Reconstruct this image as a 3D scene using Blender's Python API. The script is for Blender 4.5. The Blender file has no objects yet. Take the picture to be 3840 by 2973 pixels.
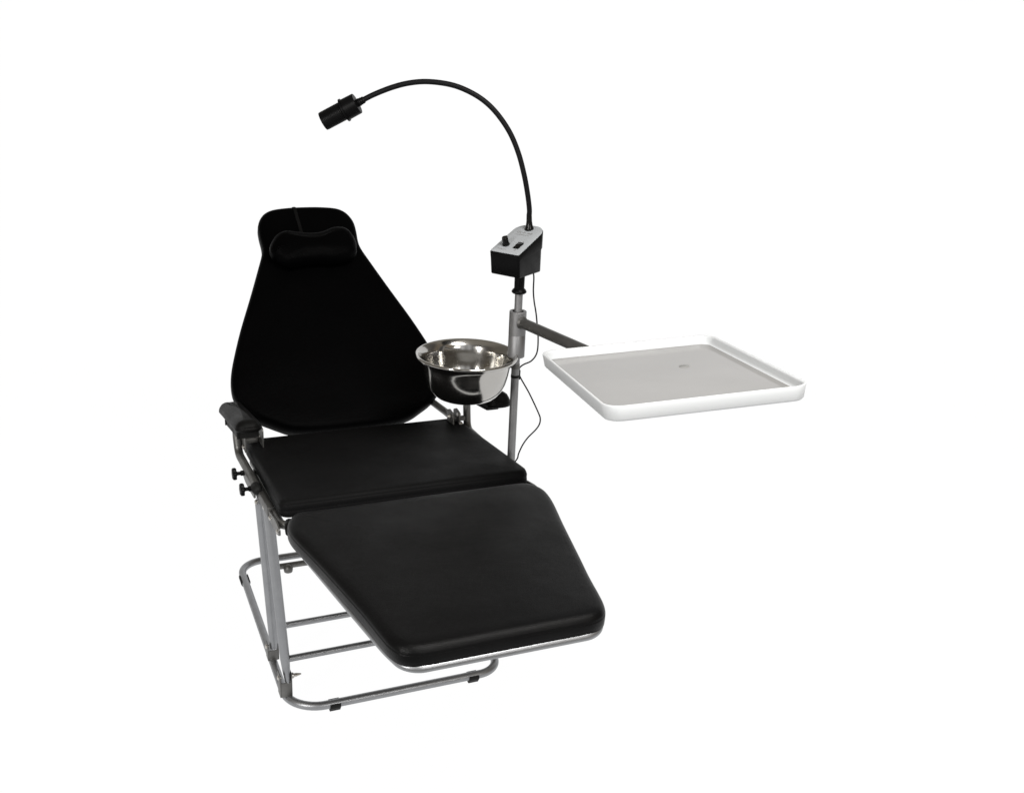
import bpy, bmesh, math, random
from mathutils import Vector, Matrix, noise
random.seed(7)
sc = bpy.context.scene
C = sc.collection
PI = math.pi

# ------------------------------------------------------------------ materials
def new_mat(name):
    m = bpy.data.materials.new(name); m.use_nodes = True
    nt = m.node_tree; b = nt.nodes['Principled BSDF']
    return m, nt, b

def noise_bump(nt, b, scale, strength, dist=0.001, detail=4, prev=None):
    tc = nt.nodes.new('ShaderNodeTexCoord')
    n = nt.nodes.new('ShaderNodeTexNoise'); n.inputs['Scale'].default_value = scale; n.inputs['Detail'].default_value = detail
    bp = nt.nodes.new('ShaderNodeBump'); bp.inputs['Strength'].default_value = strength; bp.inputs['Distance'].default_value = dist
    nt.links.new(tc.outputs['Object'], n.inputs['Vector'])
    nt.links.new(n.outputs['Fac'], bp.inputs['Height'])
    if prev: nt.links.new(prev.outputs['Normal'], bp.inputs['Normal'])
    nt.links.new(bp.outputs['Normal'], b.inputs['Normal'])
    return bp, n, tc

def vary(nt, b, tc, sock, scale, lo, hi, colour=None):
    n = nt.nodes.new('ShaderNodeTexNoise'); n.inputs['Scale'].default_value = scale; n.inputs['Detail'].default_value = 5
    nt.links.new(tc.outputs['Object'], n.inputs['Vector'])
    if colour:
        r = nt.nodes.new('ShaderNodeValToRGB')
        r.color_ramp.elements[0].position = .3; r.color_ramp.elements[1].position = .7
        r.color_ramp.elements[0].color = (*lo, 1); r.color_ramp.elements[1].color = (*hi, 1)
        nt.links.new(n.outputs['Fac'], r.inputs['Fac']); nt.links.new(r.outputs['Color'], b.inputs[sock])
    else:
        r = nt.nodes.new('ShaderNodeMapRange')
        r.inputs['From Min'].default_value = .3; r.inputs['From Max'].default_value = .7
        r.inputs['To Min'].default_value = lo; r.inputs['To Max'].default_value = hi
        nt.links.new(n.outputs['Fac'], r.inputs['Value']); nt.links.new(r.outputs['Result'], b.inputs[sock])

def leather(name, c0, c1, spec, r0=.42, r1=.55):
    m, nt, b = new_mat(name)
    b.inputs['Specular IOR Level'].default_value = spec
    bp0, n0, tc = noise_bump(nt, b, 26, .25, .002, 3)
    v = nt.nodes.new('ShaderNodeTexVoronoi'); v.inputs['Scale'].default_value = 900
    nt.links.new(tc.outputs['Object'], v.inputs['Vector'])
    bp = nt.nodes.new('ShaderNodeBump'); bp.inputs['Strength'].default_value = .38; bp.inputs['Distance'].default_value = .0006
    nt.links.new(v.outputs['Distance'], bp.inputs['Height']); nt.links.new(bp0.outputs['Normal'], bp.inputs['Normal'])
    nt.links.new(bp.outputs['Normal'], b.inputs['Normal'])
    vary(nt, b, tc, 'Base Color', 9, c0, c1, True)
    vary(nt, b, tc, 'Roughness', 14, r0, r1)
    return m

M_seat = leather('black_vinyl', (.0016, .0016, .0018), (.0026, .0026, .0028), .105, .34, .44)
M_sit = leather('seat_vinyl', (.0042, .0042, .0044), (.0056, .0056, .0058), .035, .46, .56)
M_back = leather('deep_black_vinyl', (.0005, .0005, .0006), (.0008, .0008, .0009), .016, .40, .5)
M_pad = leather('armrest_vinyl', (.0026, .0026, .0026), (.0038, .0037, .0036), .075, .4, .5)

def plastic(name, col, rough, spec=.3, bump=.0):
    m, nt, b = new_mat(name)
    b.inputs['Base Color'].default_value = (*col, 1); b.inputs['Roughness'].default_value = rough
    b.inputs['Specular IOR Level'].default_value = spec
    if bump:
        _, _, tc = noise_bump(nt, b, 700, bump, .0004, 3)
        vary(nt, b, tc, 'Roughness', 40, rough * .8, min(1, rough * 1.2))
    return m

M_black = plastic('black_plastic', (.0022, .0022, .0024), .4, .08, .04)
M_neck = plastic('gooseneck_sleeve', (.0040, .0040, .0046), .5, .1)
M_gloss = plastic('gloss_black_plastic', (.002, .002, .002), .22, .25)
M_rubber = plastic('dark_rubber', (.008, .008, .008), .6, .12, .1)
M_panel = plastic('grey_panel', (.30, .315, .33), .5, .2, .05)
M_print = plastic('faded_print', (.19, .18, .175), .6, .1)
M_white = plastic('white_tray_plastic', (.55, .566, .58), .34, .25)
M_seal = plastic('seam_thread', (.0035, .0035, .0035), .7, .05)

def metal(name, lo, hi, r0, r1, bump=.05, met=.9):
    m, nt, b = new_mat(name)
    b.inputs['Metallic'].default_value = met
    if bump: _, _, tc = noise_bump(nt, b, 260, bump, .0008, 4)
    else: tc = nt.nodes.new('ShaderNodeTexCoord')
    vary(nt, b, tc, 'Base Color', 35, lo, hi, True)
    vary(nt, b, tc, 'Roughness', 60, r0, r1)
    return m
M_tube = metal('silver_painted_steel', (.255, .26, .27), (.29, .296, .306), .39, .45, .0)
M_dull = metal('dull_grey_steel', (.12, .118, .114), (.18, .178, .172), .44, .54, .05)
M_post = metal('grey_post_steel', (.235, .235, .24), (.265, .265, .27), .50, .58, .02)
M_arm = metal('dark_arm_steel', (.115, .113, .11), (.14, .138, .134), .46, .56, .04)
M_bolt = metal('zinc_bolt', (.42, .40, .36), (.55, .54, .52), .2, .35, .1)
M_inside = plastic('tube_inside', (.01, .01, .01), .6, .1)

def steel():
    m, nt, b = new_mat('polished_stainless')
    b.inputs['Metallic'].default_value = 1
    b.inputs['Base Color'].default_value = (.43, .42, .40, 1)
    _, _, tc = noise_bump(nt, b, 18, .05, .002, 2)
    vary(nt, b, tc, 'Roughness', 24, .11, .18)
    return m
M_steel = steel()

def tray_floor():  # the tray's white plastic, with the dim room's reflection painted in as grey
    m, nt, b = new_mat('glossy_shaded_tray_floor')
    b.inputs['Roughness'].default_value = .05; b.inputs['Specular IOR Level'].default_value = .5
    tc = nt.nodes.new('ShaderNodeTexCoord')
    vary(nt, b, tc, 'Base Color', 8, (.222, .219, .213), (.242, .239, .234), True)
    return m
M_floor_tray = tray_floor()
M_spot = plastic('grey_plug', (.24, .24, .235), .5, .08)

# ------------------------------------------------------------------ mesh helpers
def make(name, bm, mats, parent=None, smooth=True, auto=None):
    bmesh.ops.remove_doubles(bm, verts=bm.verts, dist=1e-6)
    bmesh.ops.recalc_face_normals(bm, faces=bm.faces)
    me = bpy.data.meshes.new(name); bm.to_mesh(me); bm.free()
    if not isinstance(mats, (list, tuple)): mats = [mats]
    for m in mats: me.materials.append(m)
    for p in me.polygons: p.use_smooth = smooth
    if smooth and auto:
        bm2 = bmesh.new(); bm2.from_mesh(me)
        for e in bm2.edges:
            if len(e.link_faces) == 2 and e.calc_face_angle(0) > math.radians(auto): e.smooth = False
        bm2.to_mesh(me); bm2.free()
    o = bpy.data.objects.new(name, me); C.objects.link(o)
    if parent is not None: o.parent = parent
    return o

def thing(name, label, cat, loc=(0, 0, 0), group=None):
    o = bpy.data.objects.new(name, None); C.objects.link(o)
    o.location = loc; o.empty_display_size = .05
    o['label'] = label; o['category'] = cat
    if group: o['group'] = group
    return o

def fillet_path(pts, r, closed=False, n=8):
    """round the corners of a 3D polyline; r is a number or one per point"""
    pts = [Vector(p) for p in pts]; N = len(pts); out = []
    rs = r if isinstance(r, (list, tuple)) else [r] * N
    for i, p in enumerate(pts):
        if not closed and i in (0, N - 1): out.append(p); continue
        a = pts[(i - 1) % N] - p; b = pts[(i + 1) % N] - p
        la, lb = a.length, b.length; a.normalize(); b.normalize()
        ang = a.angle(b)
        if rs[i] <= 0 or ang > PI - 1e-3: out.append(p); continue
        d = min(rs[i] / math.tan(ang / 2), la * .49, lb * .49); rr = d * math.tan(ang / 2)
        bis = (a + b).normalized(); c = p + bis * (rr / math.sin(ang / 2))
        s = p + a * d - c; e = p + b * d - c
        tot = s.angle(e); ax = s.cross(e).normalized()
        for k in range(n + 1): out.append(c + Matrix.Rotation(tot * k / n, 3, ax) @ s)
    return out

def catmull(pts, closed=True, n=8):
    pts = [Vector(p) for p in pts]; N = len(pts); out = []
    for i in range(N if closed else N - 1):
        if closed: p0, p1, p2, p3 = (pts[(i + k) % N] for k in (-1, 0, 1, 2))
        else: p0, p1, p2, p3 = pts[max(i - 1, 0)], pts[i], pts[i + 1], pts[min(i + 2, N - 1)]
        for k in range(n):
            t = k / n
            out.append(.5 * (2 * p1 + (p2 - p0) * t + (2 * p0 - 5 * p1 + 4 * p2 - p3) * t * t + (3 * p1 - p0 - 3 * p2 + p3) * t ** 3))
    if not closed: out.append(pts[-1])
    return out

def add_tube(bm, pts, r, seg=16, closed=False, caps=True, squash=None):
    pts = [Vector(p) for p in pts]
    q = [pts[0]]
    for p in pts[1:]:
        if (p - q[-1]).length > 1e-5: q.append(p)
    pts = q; N = len(pts)
    if closed and (pts[0] - pts[-1]).length < 1e-5: pts.pop(); N -= 1
    tang = []
    for i in range(N):
        if closed: t = (pts[(i + 1) % N] - pts[i - 1])
        else: t = pts[min(i + 1, N - 1)] - pts[max(i - 1, 0)]
        tang.append(t.normalized())
    u = tang[0].orthogonal().normalized()
    if squash: u = (Vector(squash) - tang[0] * tang[0].dot(Vector(squash))).normalized()
    rings = []
    for i in range(N):
        if i:
            ax = tang[i - 1].cross(tang[i])
            if ax.length > 1e-8:
                u = Matrix.Rotation(tang[i - 1].angle(tang[i]), 3, ax.normalized()) @ u
        u = (u - tang[i] * tang[i].dot(u)).normalized(); w = tang[i].cross(u)
        ri = r(i / (N - 1)) if callable(r) else r
        if isinstance(ri, (tuple, list)): ra, rb = ri
        else: ra = rb = ri
        rings.append([bm.verts.new(pts[i] + u * ra * math.cos(2 * PI * k / seg) + w * rb * math.sin(2 * PI * k / seg)) for k in range(seg)])
    for i in range(N if closed else N - 1):
        A, B = rings[i], rings[(i + 1) % N]
        off = 0
        if closed and i == N - 1:
            off = min(range(seg), key=lambda o: (A[0].co - B[o].co).length)
        for k in range(seg):
            bm.faces.new((A[k], A[(k + 1) % seg], B[(k + 1 + off) % seg], B[(k + off) % seg]))
    if caps and not closed:
        bm.faces.new(rings[0][::-1]); bm.faces.new(rings[-1])

def tube(name, pts, r, mat, parent, seg=16, closed=False, **k):
    bm = bmesh.new(); add_tube(bm, pts, r, seg, closed, **k)
    return make(name, bm, mat, parent, auto=50)

def frame(z, x=None, o=(0, 0, 0)):
    z = Vector(z).normalized()
    x = Vector(x) if x is not None else z.orthogonal()
    x = (x - z * z.dot(x)).normalized(); y = z.cross(x)
    M = Matrix((x, y, z)).transposed().to_4x4(); M.translation = Vector(o)
    return M

def add_lathe(bm, prof, M, seg=32, matf=None):
    rings = []
    for (r, z) in prof:
        if r < 1e-6: rings.append([bm.verts.new(M @ Vector((0, 0, z)))])
        else: rings.append([bm.verts.new(M @ Vector((r * math.cos(2 * PI * k / seg), r * math.sin(2 * PI * k / seg), z))) for k in range(seg)])
    for i in range(len(rings) - 1):
        A, B = rings[i], rings[i + 1]; fs = []
        for k in range(seg):
            j = (k + 1) % seg
            if len(A) == 1 and len(B) == 1: continue
            if len(A) == 1: fs.append(bm.faces.new((A[0], B[j], B[k])))
            elif len(B) == 1: fs.append(bm.faces.new((A[k], A[j], B[0])))
            else: fs.append(bm.faces.new((A[k], A[j], B[j], B[k])))
        if matf:
            for f in fs: f.material_index = matf(i)

def lathe(name, prof, M, mat, parent, seg=32, auto=35, matf=None):
    bm = bmesh.new(); add_lathe(bm, prof, M, seg, matf)
    return make(name, bm, mat, parent, auto=auto)

def inset2d(out, d):
    N = len(out); res = []
    for i in range(N):
        t = out[(i + 1) % N] - out[i - 1]; t.normalize()
        res.append(out[i] + Vector((-t.y, t.x)) * d)
    return res

def slab(bm, outline, prof, place, dome=0.0, rings=8, under=True, wob=0.0, matf=None):
    """closed CCW 2D outline swept through prof [(inset, height), ...] bottom to top, then filled to a (domed) top"""
    out = [Vector((p[0], p[1])) for p in outline]
    area = sum(out[i].x * out[(i + 1) % len(out)].y - out[(i + 1) % len(out)].x * out[i].y for i in range(len(out)))
    if area < 0: out.reverse()
    R = []
    for (ins, z) in prof: R.append([place(p.x, p.y, z) for p in inset2d(out, ins)])
    last = inset2d(out, prof[-1][0]); zt = prof[-1][1]
    cen = sum(last, Vector((0, 0))) / len(last)
    for k in range(1, rings):
        s = 1 - k / rings
        ring = []
        for p in last:
            q = cen + (p - cen) * s
            h = zt + dome * (1 - s ** 3)
            if wob: h += wob * noise.noise(Vector((q.x * 9, q.y * 9, 1.7))) * min(1, k / 2)
            ring.append(place(q.x, q.y, h))
        R.append(ring)
    V = [[bm.verts.new(p) for p in r] for r in R]
    N = len(out)
    for i in range(len(V) - 1):
        for k in range(N):
            f = bm.faces.new((V[i][k], V[i][(k + 1) % N], V[i + 1][(k + 1) % N], V[i + 1][k]))
            if matf: f.material_index = matf(i)
    c = bm.verts.new(place(cen.x, cen.y, zt + dome))
    for k in range(N):
        f = bm.faces.new((V[-1][k], V[-1][(k + 1) % N], c))
        if matf: f.material_index = matf(len(V))
    if under: bm.faces.new(V[0][::-1])

def rpoly(pts, rs, n=8):
    return [(p.x, p.y) for p in fillet_path([(x, y, 0) for x, y in pts], rs, True, n)]

def densify(out, step):
    res = []
    N = len(out)
    for i in range(N):
        a = Vector(out[i]); b = Vector(out[(i + 1) % N]); k = max(1, int((b - a).length / step))
        for j in range(k): res.append(tuple(a.lerp(b, j / k)))
    return res

def add_box(bm, M, sx, sy, sz, bev=.001):
    r = bmesh.ops.create_cube(bm, size=1)
    for v in r['verts']: v.co = M @ Vector((v.co.x * sx, v.co.y * sy, v.co.z * sz))
    if bev:
        es = {e for v in r['verts'] for e in v.link_edges}
        bmesh.ops.bevel(bm, geom=list(es), offset=bev, segments=2, affect='EDGES', profile=.6)

def T(x, y, z): return Matrix.Translation((x, y, z))

def bolt(name, at, axis, r, h, parent, mat=None):
    prof = [(0, -h), (r * .95, -h), (r, -h * .5), (r, 0), (r * .9, h * .35), (r * .55, h * .6), (0, h * .65)]
    return lathe(name, prof, frame(axis, o=at), mat or M_bolt, parent, 14)

# ------------------------------------------------------------------ backdrop
bm = bmesh.new()
fw, rt, r0 = Vector((.3966, .918, 0)), Vector((.918, -.3966, 0)), .344     # paper sweep squared up to the camera
prof = [(-1.3, 0), (0, 0), (1.0, 0)] + [(1.9 + .9 * math.sin(t * PI / 24), .9 - .9 * math.cos(t * PI / 24)) for t in range(13)] + [(2.8, 2.6)]
rows = []
for s_, z_ in prof:
    hw = 1.9 + (s_ + 1.3) / 4.1 * 2.5
    rows.append([bm.verts.new(fw * s_ + rt * (r0 + q * hw) + Vector((0, 0, z_))) for q in (-1, -.5, 0, .5, 1)])
for i in range(len(rows) - 1):
    for k in range(4): bm.faces.new((rows[i][k], rows[i][k + 1], rows[i + 1][k + 1], rows[i + 1][k]))
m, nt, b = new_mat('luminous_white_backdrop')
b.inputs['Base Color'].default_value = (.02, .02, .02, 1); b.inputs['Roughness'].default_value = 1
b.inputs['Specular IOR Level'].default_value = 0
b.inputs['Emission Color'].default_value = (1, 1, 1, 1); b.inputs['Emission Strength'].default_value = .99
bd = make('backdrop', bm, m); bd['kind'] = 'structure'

# ------------------------------------------------------------------ the chair
H = .238
chair = thing('dental_chair', 'black padded folding treatment chair on a silver tube frame', 'chair')

# --- base frame, a flat ring of tube on the floor
BZ = .0215; BR = .0092
ring = fillet_path([(-H, -.3325, BZ), (H, -.3325, BZ), (H, .3325, BZ), (-H, .3325, BZ)], [.075, .055, .06, .06], True, 12)
base = tube('base_frame', ring, BR, M_tube, chair, 28, closed=True)
def sleeve(at, axis, parent, ln=.0225):
    """rubber saddle clipped round the underside of the tube"""
    bm = bmesh.new(); ax = Vector(axis); sd = Vector((0, 0, 1)).cross(ax)
    prof = []
    for i in range(13):
        t = math.radians(-205 + i * 230 / 12); prof.append((BR * 1.03, t))
    for i in range(13):
        t = math.radians(25 - i * 230 / 12); prof.append((BR + .0028, t))
    R = []
    for e, sc_ in ((-.5, .90), (-.42, 1), (.42, 1), (.5, .90)):
        ring_ = []
        for r_, t in prof:
            p = sd * math.cos(t) * r_ * (1 if r_ < BR * 1.1 else (sc_ * .1 + .9)) + Vector((0, 0, math.sin(t) * r_))
            if r_ > BR * 1.1 and math.sin(t) < -.80: p.z -= .0042
            ring_.append(bm.verts.new(Vector(at) + p + ax * e * ln))
        R.append(ring_)
    n = len(prof)
    for i in range(3):
        for k_ in range(n): bm.faces.new((R[i][k_], R[i][(k_ + 1) % n], R[i + 1][(k_ + 1) % n], R[i + 1][k_]))
    bm.faces.new(R[0][::-1]); bm.faces.new(R[-1])
    return make('rubber_foot', bm, M_rubber, parent, auto=40)
for x in (-.145, .168): sleeve((x, -.3325, BZ), (1, 0, 0), base)
for sx in (-1, 1): sleeve((sx * H, .245, BZ), (0, 1, 0), base, .036)
# stabiliser bar under the rear rail
bm = bmesh.new(); add_tube(bm, [(-.165, .300, .013), (.165, .300, .013)], .008, 12)
for sx in (-1, 1):
    add_lathe(bm, [(0, -.0125), (.011, -.012), (.0125, -.004), (.0095, .004), (.004, .008), (0, .0085)], T(sx * .118, .290, .0125), 14)
    add_tube(bm, [(sx * .155, .300, .013), (sx * .155, .3325, .019)], .006, 10)
make('stabiliser_bar', bm, M_dull, chair, auto=45)

# --- legs, two on each side, crossing tubes pinned to the base by U brackets
def u_bracket(y, z, sx, parent, w=.026, h=.052, d=.026):
    """U-shaped strap: two cheeks and a front plate, standing on the base rail"""
    bm = bmesh.new(); x = sx * H; t = .0022
    for s in (-1, 1): add_box(bm, T(x + s * (w / 2 - t / 2), y, z + h / 2), t, d, h, .0008)
    add_box(bm, T(x, y - d / 2 + t / 2 + .0002, z + h * .33), w - 2 * t - .0002, t, h * .62, .0006)
    add_box(bm, T(x, y - d / 2 + .003, z + .0012), w - 2 * t - .0004, .006, .0024, .0006)
    br = make('leg_bracket', bm, M_dull, parent, auto=40)
    bolt('bolt', (x - w / 2 - .0005, y, z + h * .78), (-1, 0, 0), .0052, .005, br)
    bm = bmesh.new()
    add_lathe(bm, [(0, 0), (.0065, 0), (.0065, .004), (.0045, .006), (.004, .011), (.0015, .021), (0, .0215)], frame((1, 0, 0), o=(x + w / 2 + .0004, y, z + h * .78)), 12)
    make('nut', bm, M_bolt, br, auto=40)
    return br
LR = .0102
for sx in (-1, 1):
    dy = 0 if sx < 0 else .006
    A0, A1 = Vector((sx * .2340, -.137 + dy, .0590)), Vector((sx * .2651, -.210 + dy, .4544))
    B0, B1 = Vector((sx * .2335, -.280 + dy, .0620)), Vector((sx * .2595, -.272 + dy, .4700))
    for k, (p, q) in enumerate(((A0, A1), (B0, B1))):
        n = 14; pts = [p.lerp(q, i / n) for i in range(n + 1)]
        if k:  # front leg is pinched flat at its lower end
            f = lambda t: (LR * (1.0 if t > .12 else .55 + .45 * t / .12), LR)
        else:
            f = lambda t: LR
        bm = bmesh.new(); add_tube(bm, pts, f, 18, squash=(1, 0, 0))
        # flattened pinned top
        add_lathe(bm, [(0, -.006), (.0095, -.006), (.0105, 0), (.0095, .006), (0, .006)], frame((sx, 0, .1), o=q), 16)
        lg = make('leg', bm, M_tube, chair, auto=45)
        bolt('bolt', q + Vector((sx * .0085, -.002, .001)), (sx, 0, 0), .0048, .004, lg)
    u_bracket(-.277 + dy, BZ + BR * .9, sx, chair, h=.054)
    u_bracket(-.135 + dy, BZ + BR * .9, sx, chair, w=.025, h=.040, d=.024)
tube('crossbar', [(-.238, -.144, .1125), (.238, -.138, .1125)], .0071, M_tube, chair, 22)
tube('crossbar', [(-.236, -.278, .1150), (.236, -.272, .1150)], .0071, M_tube, chair, 22)

# --- seat
SZ0, SZ1, SY0, SY1 = .5336, .4853, -.384, .058
sl = math.hypot(SY1 - SY0, SZ1 - SZ0)
sv = Vector((0, (SY1 - SY0) / sl, (SZ1 - SZ0) / sl)); sn = Vector((1, 0, 0)).cross(sv)
def on_seat(x, v, h): return Vector((x, SY0, SZ0)) + sv * v + sn * h
o = rpoly([(-.257, -.006), (.257, -.006), (.257, sl), (-.252, sl)], [.022, .028, .020, .022])
o = densify(o, .016)
bm = bmesh.new()
P_seat = [(.010, -.036), (.003, -.034), (.0, -.030), (.0, -.0215), (.0009, -.0205), (.0003, -.0195), (-.0002, -.013), (.0009, -.0095), (.0016, -.0088), (.0013, -.0080), (.0042, -.0030), (.010, -.0004), (.020, .0)]
slab(bm, o, P_seat, on_seat, .004, 10, wob=.0012)
seat = make('seat_cushion', bm, M_sit, chair)
# seat frame rails
fz = lambda v, h: on_seat(0, v, h)
pts = [on_seat(x, v, -.046) for x, v in ((-.2565, -.012), (-.2560, .30), (-.240, sl - .09), (-.240, sl - .02), (.240, sl - .02), (.240, sl - .09), (.2560, .30), (.2565, -.012))]
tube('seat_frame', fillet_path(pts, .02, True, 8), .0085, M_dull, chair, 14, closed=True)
for sx in (-1, 1):
    bm = bmesh.new()
    M = frame(sn, (1, 0, 0), on_seat(sx * .2630, .19, -.044)); add_box(bm, M, .013, .25, .022, .003)
    make('side_plate', bm, M_arm, chair, auto=40)
for sx in (-1, 1):   # joint plates between the seat rail and the leg rest
    bm = bmesh.new()
    pl = rpoly([(-.06, -.054), (-.03, -.060), (.055, -.056), (.06, -.040), (-.02, -.034), (-.06, -.040)], .006, 4)
    slab(bm, pl, [(0, -.0016), (0, .0016)], lambda a, h, z: on_seat(sx * (.2660 + z), a + .02, h), 0, 1)
    jp = make('joint_plate', bm, M_dull, chair, auto=40)
    for a, h in ((-.045, -.050), (.03, -.049)): bolt('bolt', on_seat(sx * .2680, a + .02, h), (sx, 0, 0), .0046, .004, jp)

# --- leg rest
LY0, LZ0, LY1, LZ1 = -.4285, .5352, -.9085, .5126
ll = math.hypot(LY1 - LY0, LZ1 - LZ0)
lv = Vector((0, (LY1 - LY0) / ll, (LZ1 - LZ0) / ll)); ln_ = Vector((1, 0, 0)).cross(lv) * -1
def on_leg(x, v, h): return Vector((x, LY0, LZ0)) + lv * v + ln_ * h
lh_ = [(.05, 0), (.13, 0), (.190, 0), (.2195, .0022), (.2375, .0115), (.2500, .0320), (.2540, .0570), (.2500, .0960), (.2330, .1800), (.2125, .2900), (.2000, .3550), (.1912, .4120), (.1850, .4410), (.1740, .4630), (.1560, .4745), (.13, .4780), (.06, .4780)]
o = [(p.x, p.y) for p in catmull([(x, v, 0) for x, v in lh_] + [(-x - (.008 * (1 - v / .25) * min(1, x / .2) if v < .25 else 0), v - (.003 if x > .2 and v < .04 else 0), 0) for x, v in lh_[::-1]], True, 4)]
o = densify(o, .016)
bm = bmesh.new()
P_leg = [(.010, -.038), (.0030, -.0370), (.0004, -.034), (.0, -.025), (.0001, -.0175), (.0004, -.0150), (.0010, -.0144), (.0008, -.0138), (.0026, -.0098), (.0058, -.0052), (.0110, -.0018), (.018, -.0004), (.030, .0)]
slab(bm, o, P_leg, on_leg, .0035, 10, wob=.0012)
legrest = make('leg_rest_cushion', bm, M_seat, chair)
pts = [on_leg(x, v, -.0395) for x, v in ((-.238, -.02), (-.2500, .05), (-.2055, .290), (-.1815, .416), (-.1650, .4735), (.1650, .4735), (.1815, .416), (.2055, .290), (.2500, .05), (.238, -.02))]
tube('leg_rest_frame', fillet_path(pts, [0, .09, .6, .3, .045, .045, .3, .6, .09, 0], False, 12), .0076, M_tube, chair, 16)
# folded fabric tabs at the rear corners of the leg rest
for sx in (-1, 1):
    bm = bmesh.new()
    add_tube(bm, [on_leg(sx * .2480, -.002, -.026), on_leg(sx * .2530, .012, -.027), on_leg(sx * .2560, .034, -.031)], lambda t: (.0085 - .004 * t, .007), 12)
    make('corner_tab', bm, M_seat, legrest)

# --- backrest
BA = math.radians(48); BY, BZ0 = .076, .485
bv = Vector((0, math.sin(BA), math.cos(BA))); bn = Vector((0, -math.cos(BA), math.sin(BA)))
def on_back(x, v, h): return Vector((x, BY, BZ0)) + bv * v + bn * h
half = [(.0, .0), (.06, .0004), (.115, .0035), (.150, .0125), (.178, .0265), (.207, .047), (.2325, .075), (.2462, .108), (.2478, .140), (.2430, .172), (.2300, .216), (.2045, .288), (.1690, .375), (.1345, .462), (.1195, .502), (.1165, .525), (.1178, .552), (.1170, .580), (.1095, .602), (.0960, .6185), (.0760, .6290), (.04, .6340)]
half = [(x + (.0085 * min(1, x / .1) * min(1, v / .05)), v + .010 * max(0, v / .63) ** 3 - (.002 if v < .02 else 0)) for x, v in half]
full = [(x, v) for x, v in half] + [(0, .6455)] + [(-x, v) for x, v in half[:0:-1]]
o = [(p.x, p.y) for p in catmull([(x, v, 0) for x, v in full], True, 3)]
bm = bmesh.new()
P_back = [(.010, -.042), (.004, -.040), (.0008, -.036), (.0, -.022), (.0004, -.016), (.0018, -.0105), (.0052, -.0050), (.0105, -.0014), (.019, .0)]
slab(bm, o, P_back, on_back, .006, 10, wob=.001)
back = make('backrest_cushion', bm, M_back, chair)
bm = bmesh.new()
slab(bm, [(x * .92, .03 + (v - .03) * .94) for x, v in o], [(.002, -.050), (0, -.0485), (0, -.0430), (.003, -.0415)], on_back, 0, 3)
make('backrest_board', bm, M_back, chair)
# backrest tube frame curving down to the hinges
bz = -.058
pts = [(.238, .040, .492), (.236, .085, .490)]
hp = [Vector(p) for p in pts] + [on_back(.214, .085, bz), on_back(.214, .150, bz), on_back(.185, .27, bz), on_back(.075, .55, bz)]
pts = hp + [Vector((-p.x, p.y, p.z)) for p in reversed(hp)]
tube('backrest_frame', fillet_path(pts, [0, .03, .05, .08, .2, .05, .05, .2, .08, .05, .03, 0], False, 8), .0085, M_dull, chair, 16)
# velcro strap that holds the pillow
bm = bmesh.new()
st = [on_back(-.0262, .6458, -.030), on_back(-.0262, .6440, -.012), on_back(-.0260, .636, -.0012), on_back(-.0252, .610, .0016), on_back(-.0235, .58, .0030), on_back(-.0215, .535, .0048)]
add_tube(bm, catmull(st, False, 6), (.0045, .0010), 10, squash=(1, 0, 0))
make('pillow_strap', bm, M_seal, back)

# --- headrest pillow
pl = [(-.1185, .4780), (-.1138, .4957), (-.1012, .5155), (-.0868, .5270), (-.0698, .5312), (-.0452, .5270), (-.0202, .5226), (-.001, .5220), (.0195, .5255), (.0405, .5345), (.0548, .5377), (.0745, .5361), (.0898, .5262), (.0985, .5100), (.1024, .4915), (.1021, .4758), (.0976, .4572), (.0856, .4455), (.0686, .4383), (.0352, .4335), (.0098, .4368), (-.0157, .4356), (-.0422, .4337), (-.0618, .4300), (-.0780, .4309), (-.0917, .4388), (-.1045, .4522), (-.1144, .4590)]
pl = [(x, v + .002) for x, v in pl]
o = [(p.x, p.y) for p in catmull([(x, v, 0) for x, v in pl], True, 4)]
bm = bmesh.new()
slab(bm, o, [(.014, .004), (.007, .010), (.002, .020), (.0, .031), (.0006, .0325), (.0004, .034), (.0022, .043), (.0065, .051), (.013, .0562), (.021, .0585)], on_back, .0045, 10, wob=.001)
make('headrest_pillow', bm, M_back, chair)

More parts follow.
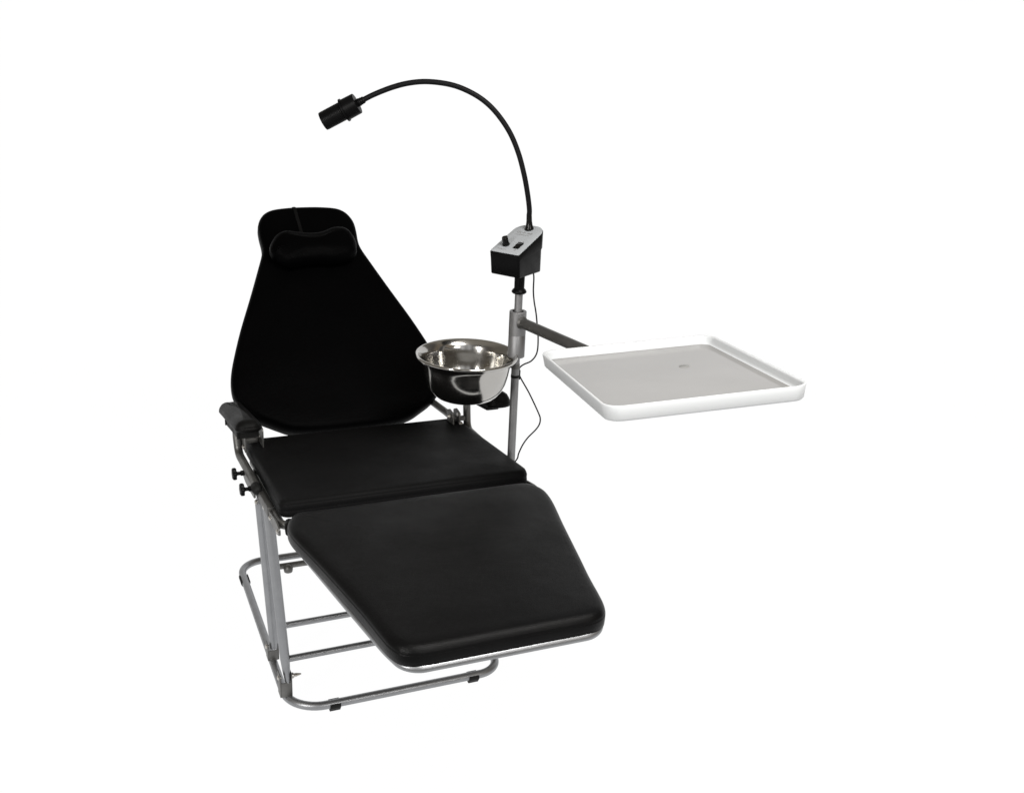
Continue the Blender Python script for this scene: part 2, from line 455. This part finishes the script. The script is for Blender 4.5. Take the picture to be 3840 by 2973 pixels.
# --- armrests and their carriers
for sx in (-1, 1):
    a0, a1 = Vector((sx * .2735, .098, .5610)), Vector((sx * .2665, -.130, .5965))
    if sx > 0: a0, a1 = Vector((.282, .098, .572)), Vector((.2810, -.158, .6140))
    ax = (a1 - a0).normalized(); side = Vector((sx, 0, 0)); side = (side - ax * ax.dot(side)).normalized(); upn = side.cross(ax) if sx < 0 else ax.cross(side)
    if upn.z < 0: upn = -upn
    ln = (a1 - a0).length
    o = densify(rpoly([(-.028, 0), (.028, 0), (.028, ln), (-.028, ln)], [.016, .016, .022, .022], 6), .014)
    bm = bmesh.new()
    slab(bm, o, [(.008, -.026), (.002, -.0245), (0, -.021), (.0005, -.0165), (.0012, -.0158), (.0008, -.0150), (.0030, -.0105), (.0075, -.0045), (.014, -.0010), (.020, 0)],
         lambda x, v, h: a0 + side * x + ax * v + upn * (h * (1 if sx < 0 else 1.35) + .004), .0045, 6, wob=.001)
    pad = make('armrest_pad', bm, M_pad, chair)
    bm = bmesh.new()
    add_box(bm, frame(upn, side, a0 + ax * (ln * .56) + upn * (-.029 if sx < 0 else -.038)), .040 if sx < 0 else .030, ln * (.62 if sx < 0 else .45), .014, .003)
    make('pad_base', bm, M_rubber, pad, auto=40)
    # upright tube, bending forward along the seat rail, black plug at its end
    pts = [(sx * .271, .035, .560), (sx * .2715, .030, .505), (sx * .270, .020, .466), (sx * .268, -.10, .4735), (sx * .2705, -.214, .4835)]
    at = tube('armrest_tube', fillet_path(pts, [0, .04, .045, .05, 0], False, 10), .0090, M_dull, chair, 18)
    e = Vector(pts[-1]); d = (e - Vector(pts[-2])).normalized()
    lathe('end_plug', [(.0091, -.020), (.0104, -.0195), (.0108, 0), (.0095, .006), (.0055, .0105), (0, .012)], frame(d, o=e), M_rubber, at, 18)
    # hinge bracket that carries pad and backrest
    bm = bmesh.new()
    for s in (0, 1):
        pr = rpoly([(-.026, -.022), (.020, -.022), (.024, .008), (.006, .016), (-.016, .014)] if sx > 0 else [(-.040, -.022), (.020, -.022), (.024, .014), (.000, .032), (-.040, .030)], .006, 4)
        slab(bm, pr, [(0, -.0013), (0, .0013)], lambda y, z, t: Vector((sx * ((.261 if sx < 0 else .2400) * (1 - s) + .2235 * s + t), .012 + y, .507 + z)), 0, 1)
    add_box(bm, T(sx * .2435, .010, .4995), .030, .010, .010, .001)
    if sx < 0: add_tube(bm, [(sx * .266, -.010, .523), (sx * .262, -.058, .556)], .0065, 10)
    hb = make('hinge_bracket', bm, M_dull, chair, auto=40)
    for y, z in ((.004, .512), (-.010, .494), (.018, .526)):
        if sx < 0 or z < .52: bolt('bolt', (sx * (.2635 if sx < 0 else .2425), y, z), (sx, 0, 0), .0050, .005, hb)
    bolt('bolt', (sx * .2215, .012, .506), (-sx, 0, 0), .0060, .008, hb)
    if sx < 0: bolt('bolt', (sx * .262, -.062, .5555), (0, -1, .2), .0048, .006, hb)
    # slotted adjustment plate with two star knobs
    bm = bmesh.new()
    pr = rpoly([(-.075, -.012), (-.205, .002), (-.212, -.022), (-.150, -.030), (-.095, -.034), (-.066, -.030)], .006, 4)
    slab(bm, pr, [(0, -.0016), (0, .0016)], lambda y, z, t: Vector((sx * (.2745 + t), y, .484 + z)), 0, 1)
    if sx > 0: bm.free(); continue     # only the left carrier has the plate
    ap = make('adjustment_plate', bm, M_dull, chair, auto=40)
    for (y, z) in ((-.084, .4655), (-.186, .4745)):
        bm = bmesh.new(); M = frame((sx, 0, 0), o=(sx * .2765, y, z))
        add_lathe(bm, [(0, 0), (.0058, 0), (.0058, .006), (.0040, .0075), (.0040, .013), (.0062, .015)], M, 14)
        # lobed head
        rr = []
        for (k0, zz) in ((.0062, .0150), (.0120, .0158), (.0128, .0185), (.0125, .0225), (.0100, .0242), (.0, .0245)):
            if k0 == 0: rr.append([bm.verts.new(M @ Vector((0, 0, zz)))]); continue
            rr.append([bm.verts.new(M @ Vector(((k0 * (1 + (.10 * math.cos(6 * a) if k0 > .007 else 0))) * math.cos(a), (k0 * (1 + (.10 * math.cos(6 * a) if k0 > .007 else 0))) * math.sin(a), zz))) for a in [2 * PI * i / 36 for i in range(36)]])
        for i in range(len(rr) - 1):
            for k in range(36):
                j = (k + 1) % 36
                if len(rr[i + 1]) == 1: bm.faces.new((rr[i][k], rr[i][j], rr[i + 1][0]))
                else: bm.faces.new((rr[i][k], rr[i][j], rr[i + 1][j], rr[i + 1][k]))
        make('knob', bm, M_black, ap, auto=45)

# --- accessory post on the right rail
PX, PY = .280, -.230
post = tube('accessory_post', [(PX, PY, .42), (PX, PY, .74)], .0086, M_post, chair, 20)
bm = bmesh.new()
add_lathe(bm, [(.0088, -.03), (.0135, -.03), (.0140, -.028), (.0140, .018), (.0135, .020), (.0088, .020)], T(PX, PY, .448), 20)
add_box(bm, T(PX - .022, PY, .446), .026, .014, .022, .002)
make('post_socket', bm, M_dull, chair, auto=40)

# ------------------------------------------------------------------ instrument tray on its swing arm
tr = thing('instrument_tray', 'white square plastic tray on a grey swing arm clamped to the post', 'tray', (PX, PY, .727))
def child(o):     # keep world coordinates of meshes written in world space
    o.matrix_parent_inverse = o.parent.matrix_basis.inverted(); return o
ARMZ = .8055
bm = bmesh.new()
add_lathe(bm, [(.0092, .7270), (.0172, .7270), (.0180, .7278), (.0180, .7752), (.0176, .7757), (.0176, .7763), (.0181, .7768), (.0181, .8262), (.0174, .8270), (.0128, .8270), (.0118, .8255), (.0116, .800), (.0092, .795)],
          T(PX, PY, 0), 32, lambda i: 1 if i in (10, 11) else 0)
child(make('collar', bm, [M_post, M_inside], tr, auto=40))
tc_ = Vector((.3333, -.7406, .866))
yaw = -.1568; tu = Vector((math.cos(yaw), math.sin(yaw), .0707)); tw = Vector((-math.sin(yaw), math.cos(yaw), -.0966))
tu.normalize(); tw = (tw - tu * tu.dot(tw)).normalized(); tn = tu.cross(tw)
TA, TB = .3366, .3985
def on_tray(x, v, h): return tc_ + tu * x + tw * v + tn * h
spot = Vector((.0, .0))
target = Vector((.3925, -.710, .845)) - tc_
spx, spy = target.dot(tu), target.dot(tw)
e = on_tray(spx, spy, -.026)
arm_end = Vector((e.x, e.y, ARMZ - .004))
a0 = Vector((PX, PY, ARMZ)); d = (arm_end - a0).normalized()
bm = bmesh.new(); add_tube(bm, [a0 + d * .012, a0 + d * .1, arm_end + d * .03], .0112, 20)
add_lathe(bm, [(.0112, .0165), (.0140, .0165), (.0126, .0190), (.0112, .0215)], frame(d, o=a0), 20)
child(make('swing_arm', bm, M_arm, tr, auto=45))
bm = bmesh.new()
add_lathe(bm, [(0, -.002), (.030, -.002), (.030, -.0045), (.014, -.008), (.013, -.026), (0, -.026)], frame(tn, o=on_tray(spx, spy, -.024)), 24)
child(make('tray_mount', bm, M_arm, tr, auto=40))
hx, hy = TA / 2, TB / 2
o = rpoly([(-hx, -hy), (hx, -hy), (hx, hy), (-hx, hy)], .030, 12)
o = densify(o, .03)
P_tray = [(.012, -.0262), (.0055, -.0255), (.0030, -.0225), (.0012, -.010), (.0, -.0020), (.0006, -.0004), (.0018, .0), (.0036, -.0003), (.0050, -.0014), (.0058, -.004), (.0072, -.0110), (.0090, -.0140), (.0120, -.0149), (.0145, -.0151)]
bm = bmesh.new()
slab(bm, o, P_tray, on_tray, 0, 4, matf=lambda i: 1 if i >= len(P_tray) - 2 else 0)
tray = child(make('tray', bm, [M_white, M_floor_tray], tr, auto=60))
bm = bmesh.new()
add_lathe(bm, [(.0095, -.0002), (.0090, .0006), (0, .0008)], frame(tn, o=on_tray(spx, spy, -.0150)), 24)
make('plug', bm, M_spot, tray)

# ------------------------------------------------------------------ bowl
BC = Vector((.1751, -.2116, .7330)); RB = .1085
bowl = thing('steel_bowl', 'round polished stainless steel bowl with a rolled rim beside the grey post', 'bowl', (BC.x, BC.y, .640))
k = RB
wallp = [(.46, -.0925), (.53, -.0912), (.60, -.0874), (.67, -.0802), (.735, -.0700), (.785, -.0570), (.817, -.0430), (.840, -.0290), (.855, -.0190), (.872, -.0122), (.895, -.0078)]
outer = [(0, -.0925), (.40 * k, -.0925)] + [(r_ * k, z_) for r_, z_ in wallp] + [
         (.93 * k, -.0052), (.962 * k, -.0050), (.985 * k, -.0042), (.998 * k, -.0015), (k, .0010), (.992 * k, .0032), (.975 * k, .0040), (.955 * k, .0032), (.935 * k, .0008)] + \
        [((r_ - .006) * k, z_ + .0022) for r_, z_ in wallp[::-1]] + [(.38 * k, -.0903), (0, -.0906)]
child(lathe('basin', outer, T(*BC), M_steel, bowl, 96, auto=60))
bm = bmesh.new()
add_tube(bm, [(PX - .006, PY, .706), (BC.x + .085, PY + .008, .706)], .0045, 12)
add_lathe(bm, [(.0087, -.005), (.0093, -.005), (.0093, .005), (.0087, .005)], T(PX, PY, .706), 20)
child(make('hanger', bm, M_dull, bowl, auto=40))

# ------------------------------------------------------------------ gooseneck lamp
lamp = thing('gooseneck_lamp', 'black gooseneck lamp with grey slanted control box on top of the post', 'lamp', (PX, PY, .74))
bm = bmesh.new()
add_tube(bm, [(PX, PY, .742), (PX, PY, .885)], .0083, 20)
child(make('stem', bm, M_post, lamp, auto=45))
bm = bmesh.new()
add_lathe(bm, [(.0084, .7560), (.0125, .7545), (.0155, .7570), (.0158, .7590), (.0140, .7625), (.0108, .7655)], T(PX, PY, .1105), 28)
add_lathe(bm, [(.0084, .8655), (.0104, .8655), (.0106, .868), (.0108, .9135), (.0, .9135)], T(PX, PY, 0), 28)
child(make('socket', bm, M_black, lamp, auto=40))
F = Vector((.2306, -.2645, 0)); bu = Vector((.5735, -.8192, 0)); bw = Vector((.8192, .5735, 0))
def bp3(u, w, z): return F + bu * u + bw * w + Vector((0, 0, z))
SL = .3667      # slope of the control panel
def plan(front, rear, hw, rf, rr): return rpoly([(-hw - .0055, front), (hw, front), (hw, rear), (-hw - .0040, rear)], [rf, rf, rr, rr], 10)
bm = bmesh.new()
lev = []
lev.append([bp3(u, w, .9113) for u, w in plan(.0080, .0955, .0308, .003, .010)])
lev.append([bp3(u, w, .9128) for u, w in plan(.0068, .0968, .0320, .0035, .012)])
lev.append([bp3(u, w, .9450 + .18 * max(0, w - .02)) for u, w in plan(.0022, .1020, .0322, .004, .020)])
lev.append([bp3(u, w, .9466 + .18 * max(0, w - .02)) for u, w in plan(.0020, .1075, .0324, .004, .023)])
lev.append([bp3(u, w, .9570 + SL * w) for u, w in plan(.0000, .1105, .0324, .004, .027)])
lev.append([bp3(u, w, .9582 + SL * w) for u, w in plan(.0008, .1097, .0316, .004, .0265)])
N = len(lev[0]); V = [[bm.verts.new(p) for p in r] for r in lev]
for i in range(len(V) - 1):
    for q in range(N): bm.faces.new((V[i][q], V[i][(q + 1) % N], V[i + 1][(q + 1) % N], V[i + 1][q]))
bm.faces.new(V[0][::-1]); bm.faces.new(V[-1])
box = child(make('control_box', bm, M_black, lamp, auto=40))
def sub(o): return o     # its parent already stands in world coordinates
pw = (bw + Vector((0, 0, SL))).normalized(); pn = bu.cross(pw)
PO = bp3(0, 0, .9582)
def on_panel(u, w, h): return PO + bu * u + pw * w + pn * h
kk = math.sqrt(1 + SL * SL)
bm = bmesh.new()
slab(bm, [(u, w * kk) for u, w in plan(.0012, .1093, .0313, .004, .0262)], [(0, .0003), (0, .0012), (.0006, .0016)], on_panel, 0, 2)
panel = sub(make('control_panel', bm, M_panel, box, auto=35))
bm = bmesh.new()
add_lathe(bm, [(.0078, -.001), (.0078, .0030), (.0066, .0036), (.0063, .0165), (.0056, .0178), (0, .0180)], frame(pn, o=on_panel(-.0163, .0300, .0017)), 24)
add_box(bm, frame(pn, bu, on_panel(-.0163, .0335, .0198)), .0012, .006, .0008, .0002)
sub(make('dimmer_knob', bm, M_gloss, box, auto=35))
bm = bmesh.new()
slab(bm, rpoly([(-.0066, -.0120), (.0066, -.0120), (.0066, .0120), (-.0066, .0120)], .0012, 3), [(0, .0), (0, .0012), (.0008, .0018), (.0016, .0012)], lambda x, v, h: on_panel(.0112 + x, .0338 + v, .0017 + h), 0, 1)
for s in (-1, 1):
    f = frame((pn + pw * .22 * s), bu, on_panel(.0112, .0338 + s * .0050, .0028)); add_box(bm, f, .0100, .0096, .0030, .0005)
sub(make('rocker_switch', bm, M_gloss, box, auto=35))
# printing on the panel
def text_bm(bm, s, u, w, size, ang=0, squash=.85):
    cu = bpy.data.curves.new('lettering', 'FONT'); cu.body = s; cu.size = size; cu.align_x = 'CENTER'; cu.align_y = 'CENTER'
    ob = bpy.data.objects.new('lettering', cu); C.objects.link(ob)
    me = ob.to_mesh()
    vs = [bm.verts.new(on_panel(u + v.co.x * math.cos(ang) - v.co.y * math.sin(ang), w + v.co.x * math.sin(ang) + v.co.y * math.cos(ang), .00185)) for v in me.vertices]
    for p in me.polygons:
        try: bm.faces.new([vs[i] for i in p.vertices])
        except ValueError: pass
    ob.to_mesh_clear(); bpy.data.objects.remove(ob); bpy.data.curves.remove(cu)
def tiny_row(bm, u0, u1, w, hgt):
    u = u0
    while u < u1:
        wd = random.uniform(.0006, .0014)
        h = hgt * random.uniform(.7, 1)
        bm.faces.new([bm.verts.new(on_panel(a, b, .00185)) for a, b in ((u, w - h / 2), (u + wd, w - h / 2), (u + wd * .8, w + h / 2), (u, w + h / 2))])
        u += wd + random.choice((.0004, .0005, .0011))
def lettering(name, draw):
    bm = bmesh.new(); draw(bm); make(name, bm, M_print, panel, smooth=False)
def model_line(bm):
    for t, u, w_, z_ in (('DL-F', -.0125, .0838, .0092), ('\u00b7', -.001, .0838, .0092), ('500', .0085, .0834, .0080)): text_bm(bm, t, u, w_, z_)
lettering('model_lettering', model_line)
lettering('switch_mark', lambda bm: text_bm(bm, 'O', .0128, .0168, .0062))
lettering('switch_mark', lambda bm: text_bm(bm, 'I', .0125, .0500, .0062))
lettering('small_print', lambda bm: tiny_row(bm, -.0225, .0120, .0752, .0030))
lettering('small_print', lambda bm: tiny_row(bm, -.0262, -.0070, .0132, .0030))

# neck
neck = [(.3044, -.219, 1.0014), (.3024, -.2181, 1.0245), (.3011, -.2175, 1.0419), (.2951, -.2149, 1.0737), (.286, -.211, 1.1103), (.2738, -.2057, 1.1510), (.2565, -.1983, 1.1895), (.2318, -.1876, 1.2246), (.2052, -.1761, 1.2494), (.1737, -.1625, 1.2667), (.1425, -.149, 1.276), (.1038, -.1323, 1.2789), (.0706, -.1179, 1.2745), (.0397, -.1046, 1.2646), (.0087, -.0912, 1.2503), (-.0117, -.0824, 1.2386)]
nb = on_panel(-.0035, .1010, .0)
shift = nb - Vector(neck[0]); n_ = len(neck)
nk = [Vector(p) + shift * max(0, 1 - i / 4) for i, p in enumerate(neck)]
bm = bmesh.new(); add_tube(bm, catmull(nk, False, 10), .0053, 16)
child(make('gooseneck', bm, M_neck, lamp))
d0 = (nk[1] - nk[0]).normalized()
bm = bmesh.new()
add_lathe(bm, [(.0094, -.004), (.0096, .002), (.0090, .0055), (.0072, .0095), (.0060, .018), (.0056, .032), (.0050, .036)], frame(d0, o=nb), 24)
child(make('neck_boot', bm, M_gloss, lamp, auto=45))
h0, h1 = Vector((-.0125, -.0820, 1.2378)), Vector((-.0857, -.0505, 1.1931))
hd = (h1 - h0).normalized(); hl = (h1 - h0).length
M = frame(hd, o=h0)
R_ = .0208
pr = [(.0048, -.004), (.0066, -.002), (.0072, .000), (.0066, .002), (.0076, .0035), (.0070, .0055), (.0080, .0075), (.0078, .010), (.0078, .0130), (.0198, .0132), (.0208, .0140), (.0212, .0360), (.0212, .0405), (.0236, .0410), (.0238, .0440), (.0214, .0450)]
z = .0455
while z < hl - .003:
    pr += [(.0186, z), (.01895, z + .0009), (.01895, z + .0018), (.0186, z + .0026)]; z += .0034
pr += [(.0186, hl - .0015), (.0184, hl), (.0166, hl), (.0160, hl - .010)]
lh = child(lathe('lamp_head', pr, M, M_black, lamp, 40, auto=35))
bm = bmesh.new(); add_lathe(bm, [(.0161, hl - .010), (.010, hl - .0085), (0, hl - .008)], M, 32)
m, nt, b = new_mat('lamp_lens'); b.inputs['Base Color'].default_value = (.08, .08, .08, 1); b.inputs['Roughness'].default_value = .08
sub(make('lens', bm, m, lh))
# mains cord
cord = [(.312, -.222, .9125), (.3205, -.2110, .893), (.3234, -.2058, .8621), (.3246, -.2101, .8398), (.3269, -.214, .8232), (.3287, -.2177, .8064), (.3304, -.2232, .7783), (.3312, -.2264, .7614), (.3299, -.2295, .7386), (.3256, -.2298, .724), (.3161, -.2273, .712), (.3029, -.2226, .7049), (.295, -.2201, .6981), (.2934, -.2203, .6917), (.2957, -.2209, .6771), (.3187, -.2235, .6372), (.341, -.2294, .5905), (.345, -.2308, .5768), (.3436, -.2299, .564), (.3368, -.2266, .5509), (.3227, -.2201, .5321), (.3128, -.2154, .5135), (.3057, -.2119, .4924), (.3026, -.2102, .4778), (.288, -.200, .455), (.264, -.188, .450)]
bm = bmesh.new(); add_tube(bm, catmull(cord, False, 6), .0016, 10)
co = child(make('power_cord', bm, M_neck, lamp))
bm = bmesh.new()
add_lathe(bm, [(.0087, -.003), (.0092, -.003), (.0092, .003), (.0087, .003)], T(PX, PY, .683), 20)
add_box(bm, T(PX + .0112, PY + .006, .683), .006, .006, .022, .0015)
sub(make('cord_clip', bm, M_rubber, co, auto=40))

# ------------------------------------------------------------------ room light
w = bpy.data.worlds.new("World"); sc.world = w; w.use_nodes = True
nt = w.node_tree; nt.nodes.clear()
L = nt.links.new
outw = nt.nodes.new('ShaderNodeOutputWorld'); bg = nt.nodes.new('ShaderNodeBackground'); L(bg.outputs[0], outw.inputs[0])
tc = nt.nodes.new('ShaderNodeTexCoord'); sep = nt.nodes.new('ShaderNodeSeparateXYZ'); L(tc.outputs['Generated'], sep.inputs[0])
at = nt.nodes.new('ShaderNodeMath'); at.operation = 'ARCTAN2'; L(sep.outputs['X'], at.inputs[0])
neg = nt.nodes.new('ShaderNodeMath'); neg.operation = 'MULTIPLY'; neg.inputs[1].default_value = -1; L(sep.outputs['Y'], neg.inputs[0]); L(neg.outputs[0], at.inputs[1])
mr = nt.nodes.new('ShaderNodeMapRange'); mr.inputs['From Min'].default_value = -PI; mr.inputs['From Max'].default_value = PI
L(at.outputs[0], mr.inputs['Value'])      # azimuth: 0.5 is straight towards the viewer's side of the room, below .5 the left, above the right
wall = nt.nodes.new('ShaderNodeValToRGB'); L(mr.outputs[0], wall.inputs['Fac'])
cr = wall.color_ramp; cr.interpolation = 'LINEAR'
stops = [(.0, (.20, .19, .17)), (.22, (.20, .18, .15)), (.30, (.10, .09, .085)), (.345, (.045, .045, .045)), (.40, (.05, .05, .052)), (.425, (.75, .75, .77)), (.45, (.35, .35, .35)), (.475, (.95, .95, .97)), (.495, (.32, .32, .325)), (.53, (.07, .07, .07)), (.55, (.30, .255, .195)), (.68, (.28, .235, .18)), (.72, (.12, .11, .10)), (.80, (.20, .19, .17))]
cr.elements[0].position = stops[0][0]; cr.elements[0].color = (*stops[0][1], 1)
cr.elements[1].position = stops[-1][0]; cr.elements[1].color = (*stops[-1][1], 1)
for p, c in stops[1:-1]:
    e_ = cr.elements.new(p); e_.color = (*c, 1)
# ceiling above, dark floor of the room below
ez = nt.nodes.new('ShaderNodeValToRGB'); L(sep.outputs['Z'], ez.inputs['Fac'])
ez.color_ramp.elements[0].position = .58; ez.color_ramp.elements[0].color = (0, 0, 0, 1)
ez.color_ramp.elements[1].position = .75; ez.color_ramp.elements[1].color = (1, 1, 1, 1)
fl = nt.nodes.new('ShaderNodeMapRange'); L(sep.outputs['Z'], fl.inputs['Value']); fl.inputs['From Min'].default_value = -.02; fl.inputs['From Max'].default_value = -.08
m2 = nt.nodes.new('ShaderNodeMixRGB'); L(fl.outputs[0], m2.inputs['Fac']); L(wall.outputs['Color'], m2.inputs['Color1']); m2.inputs['Color2'].default_value = (.34, .325, .30, 1)
mx = nt.nodes.new('ShaderNodeMixRGB'); L(ez.outputs['Color'], mx.inputs['Fac']); L(m2.outputs['Color'], mx.inputs['Color1']); mx.inputs['Color2'].default_value = (.34, .315, .275, 1)
L(mx.outputs['Color'], bg.inputs['Color']); bg.inputs['Strength'].default_value = 1.0

def area(name, loc, aim, sx, sy, watts, col=(1, 1, 1)):
    l = bpy.data.lights.new(name, 'AREA'); l.shape = 'RECTANGLE'; l.size = sx; l.size_y = sy; l.energy = watts; l.color = col
    o = bpy.data.objects.new(name, l); C.objects.link(o); o.location = loc
    o.rotation_euler = (Vector(aim) - Vector(loc)).to_track_quat('-Z', 'Y').to_euler()
    return o
area('window_lamp', (-2.1, -1.9, 1.4), (0, -.2, .5), .14, 1.4, 52, (1, .98, .95))
area('front_lamp', (.5, -3.2, 1.7), (.1, -.3, .6), .7, .9, 20, (1, .985, .96))
area('ceiling_lamp', (.40, -1.75, 2.5), (.1, -.6, .5), 1.0, .3, 52, (1, .98, .95))

# ------------------------------------------------------------------ camera
cam = bpy.data.cameras.new('camera'); co_ = bpy.data.objects.new('camera', cam); C.objects.link(co_)
r, u, f = Vector((.923396, -.38127, .044424)), Vector((.09201, .332213, .938706)), Vector((.372658, .86271, -.341845))
Mx = Matrix((r, u, -f)).transposed().to_4x4(); Mx.translation = (-.59025, -2.23364, 1.43066)
co_.matrix_world = Mx
cam.sensor_width = 36; cam.lens = 4042.63 / 3840 * 36; cam.clip_end = 100; cam.clip_start = .02
sc.camera = co_
sc.view_settings.view_transform = 'Standard'; sc.view_settings.look = 'None'; sc.view_settings.exposure = 0
sc.cycles.use_denoising = True
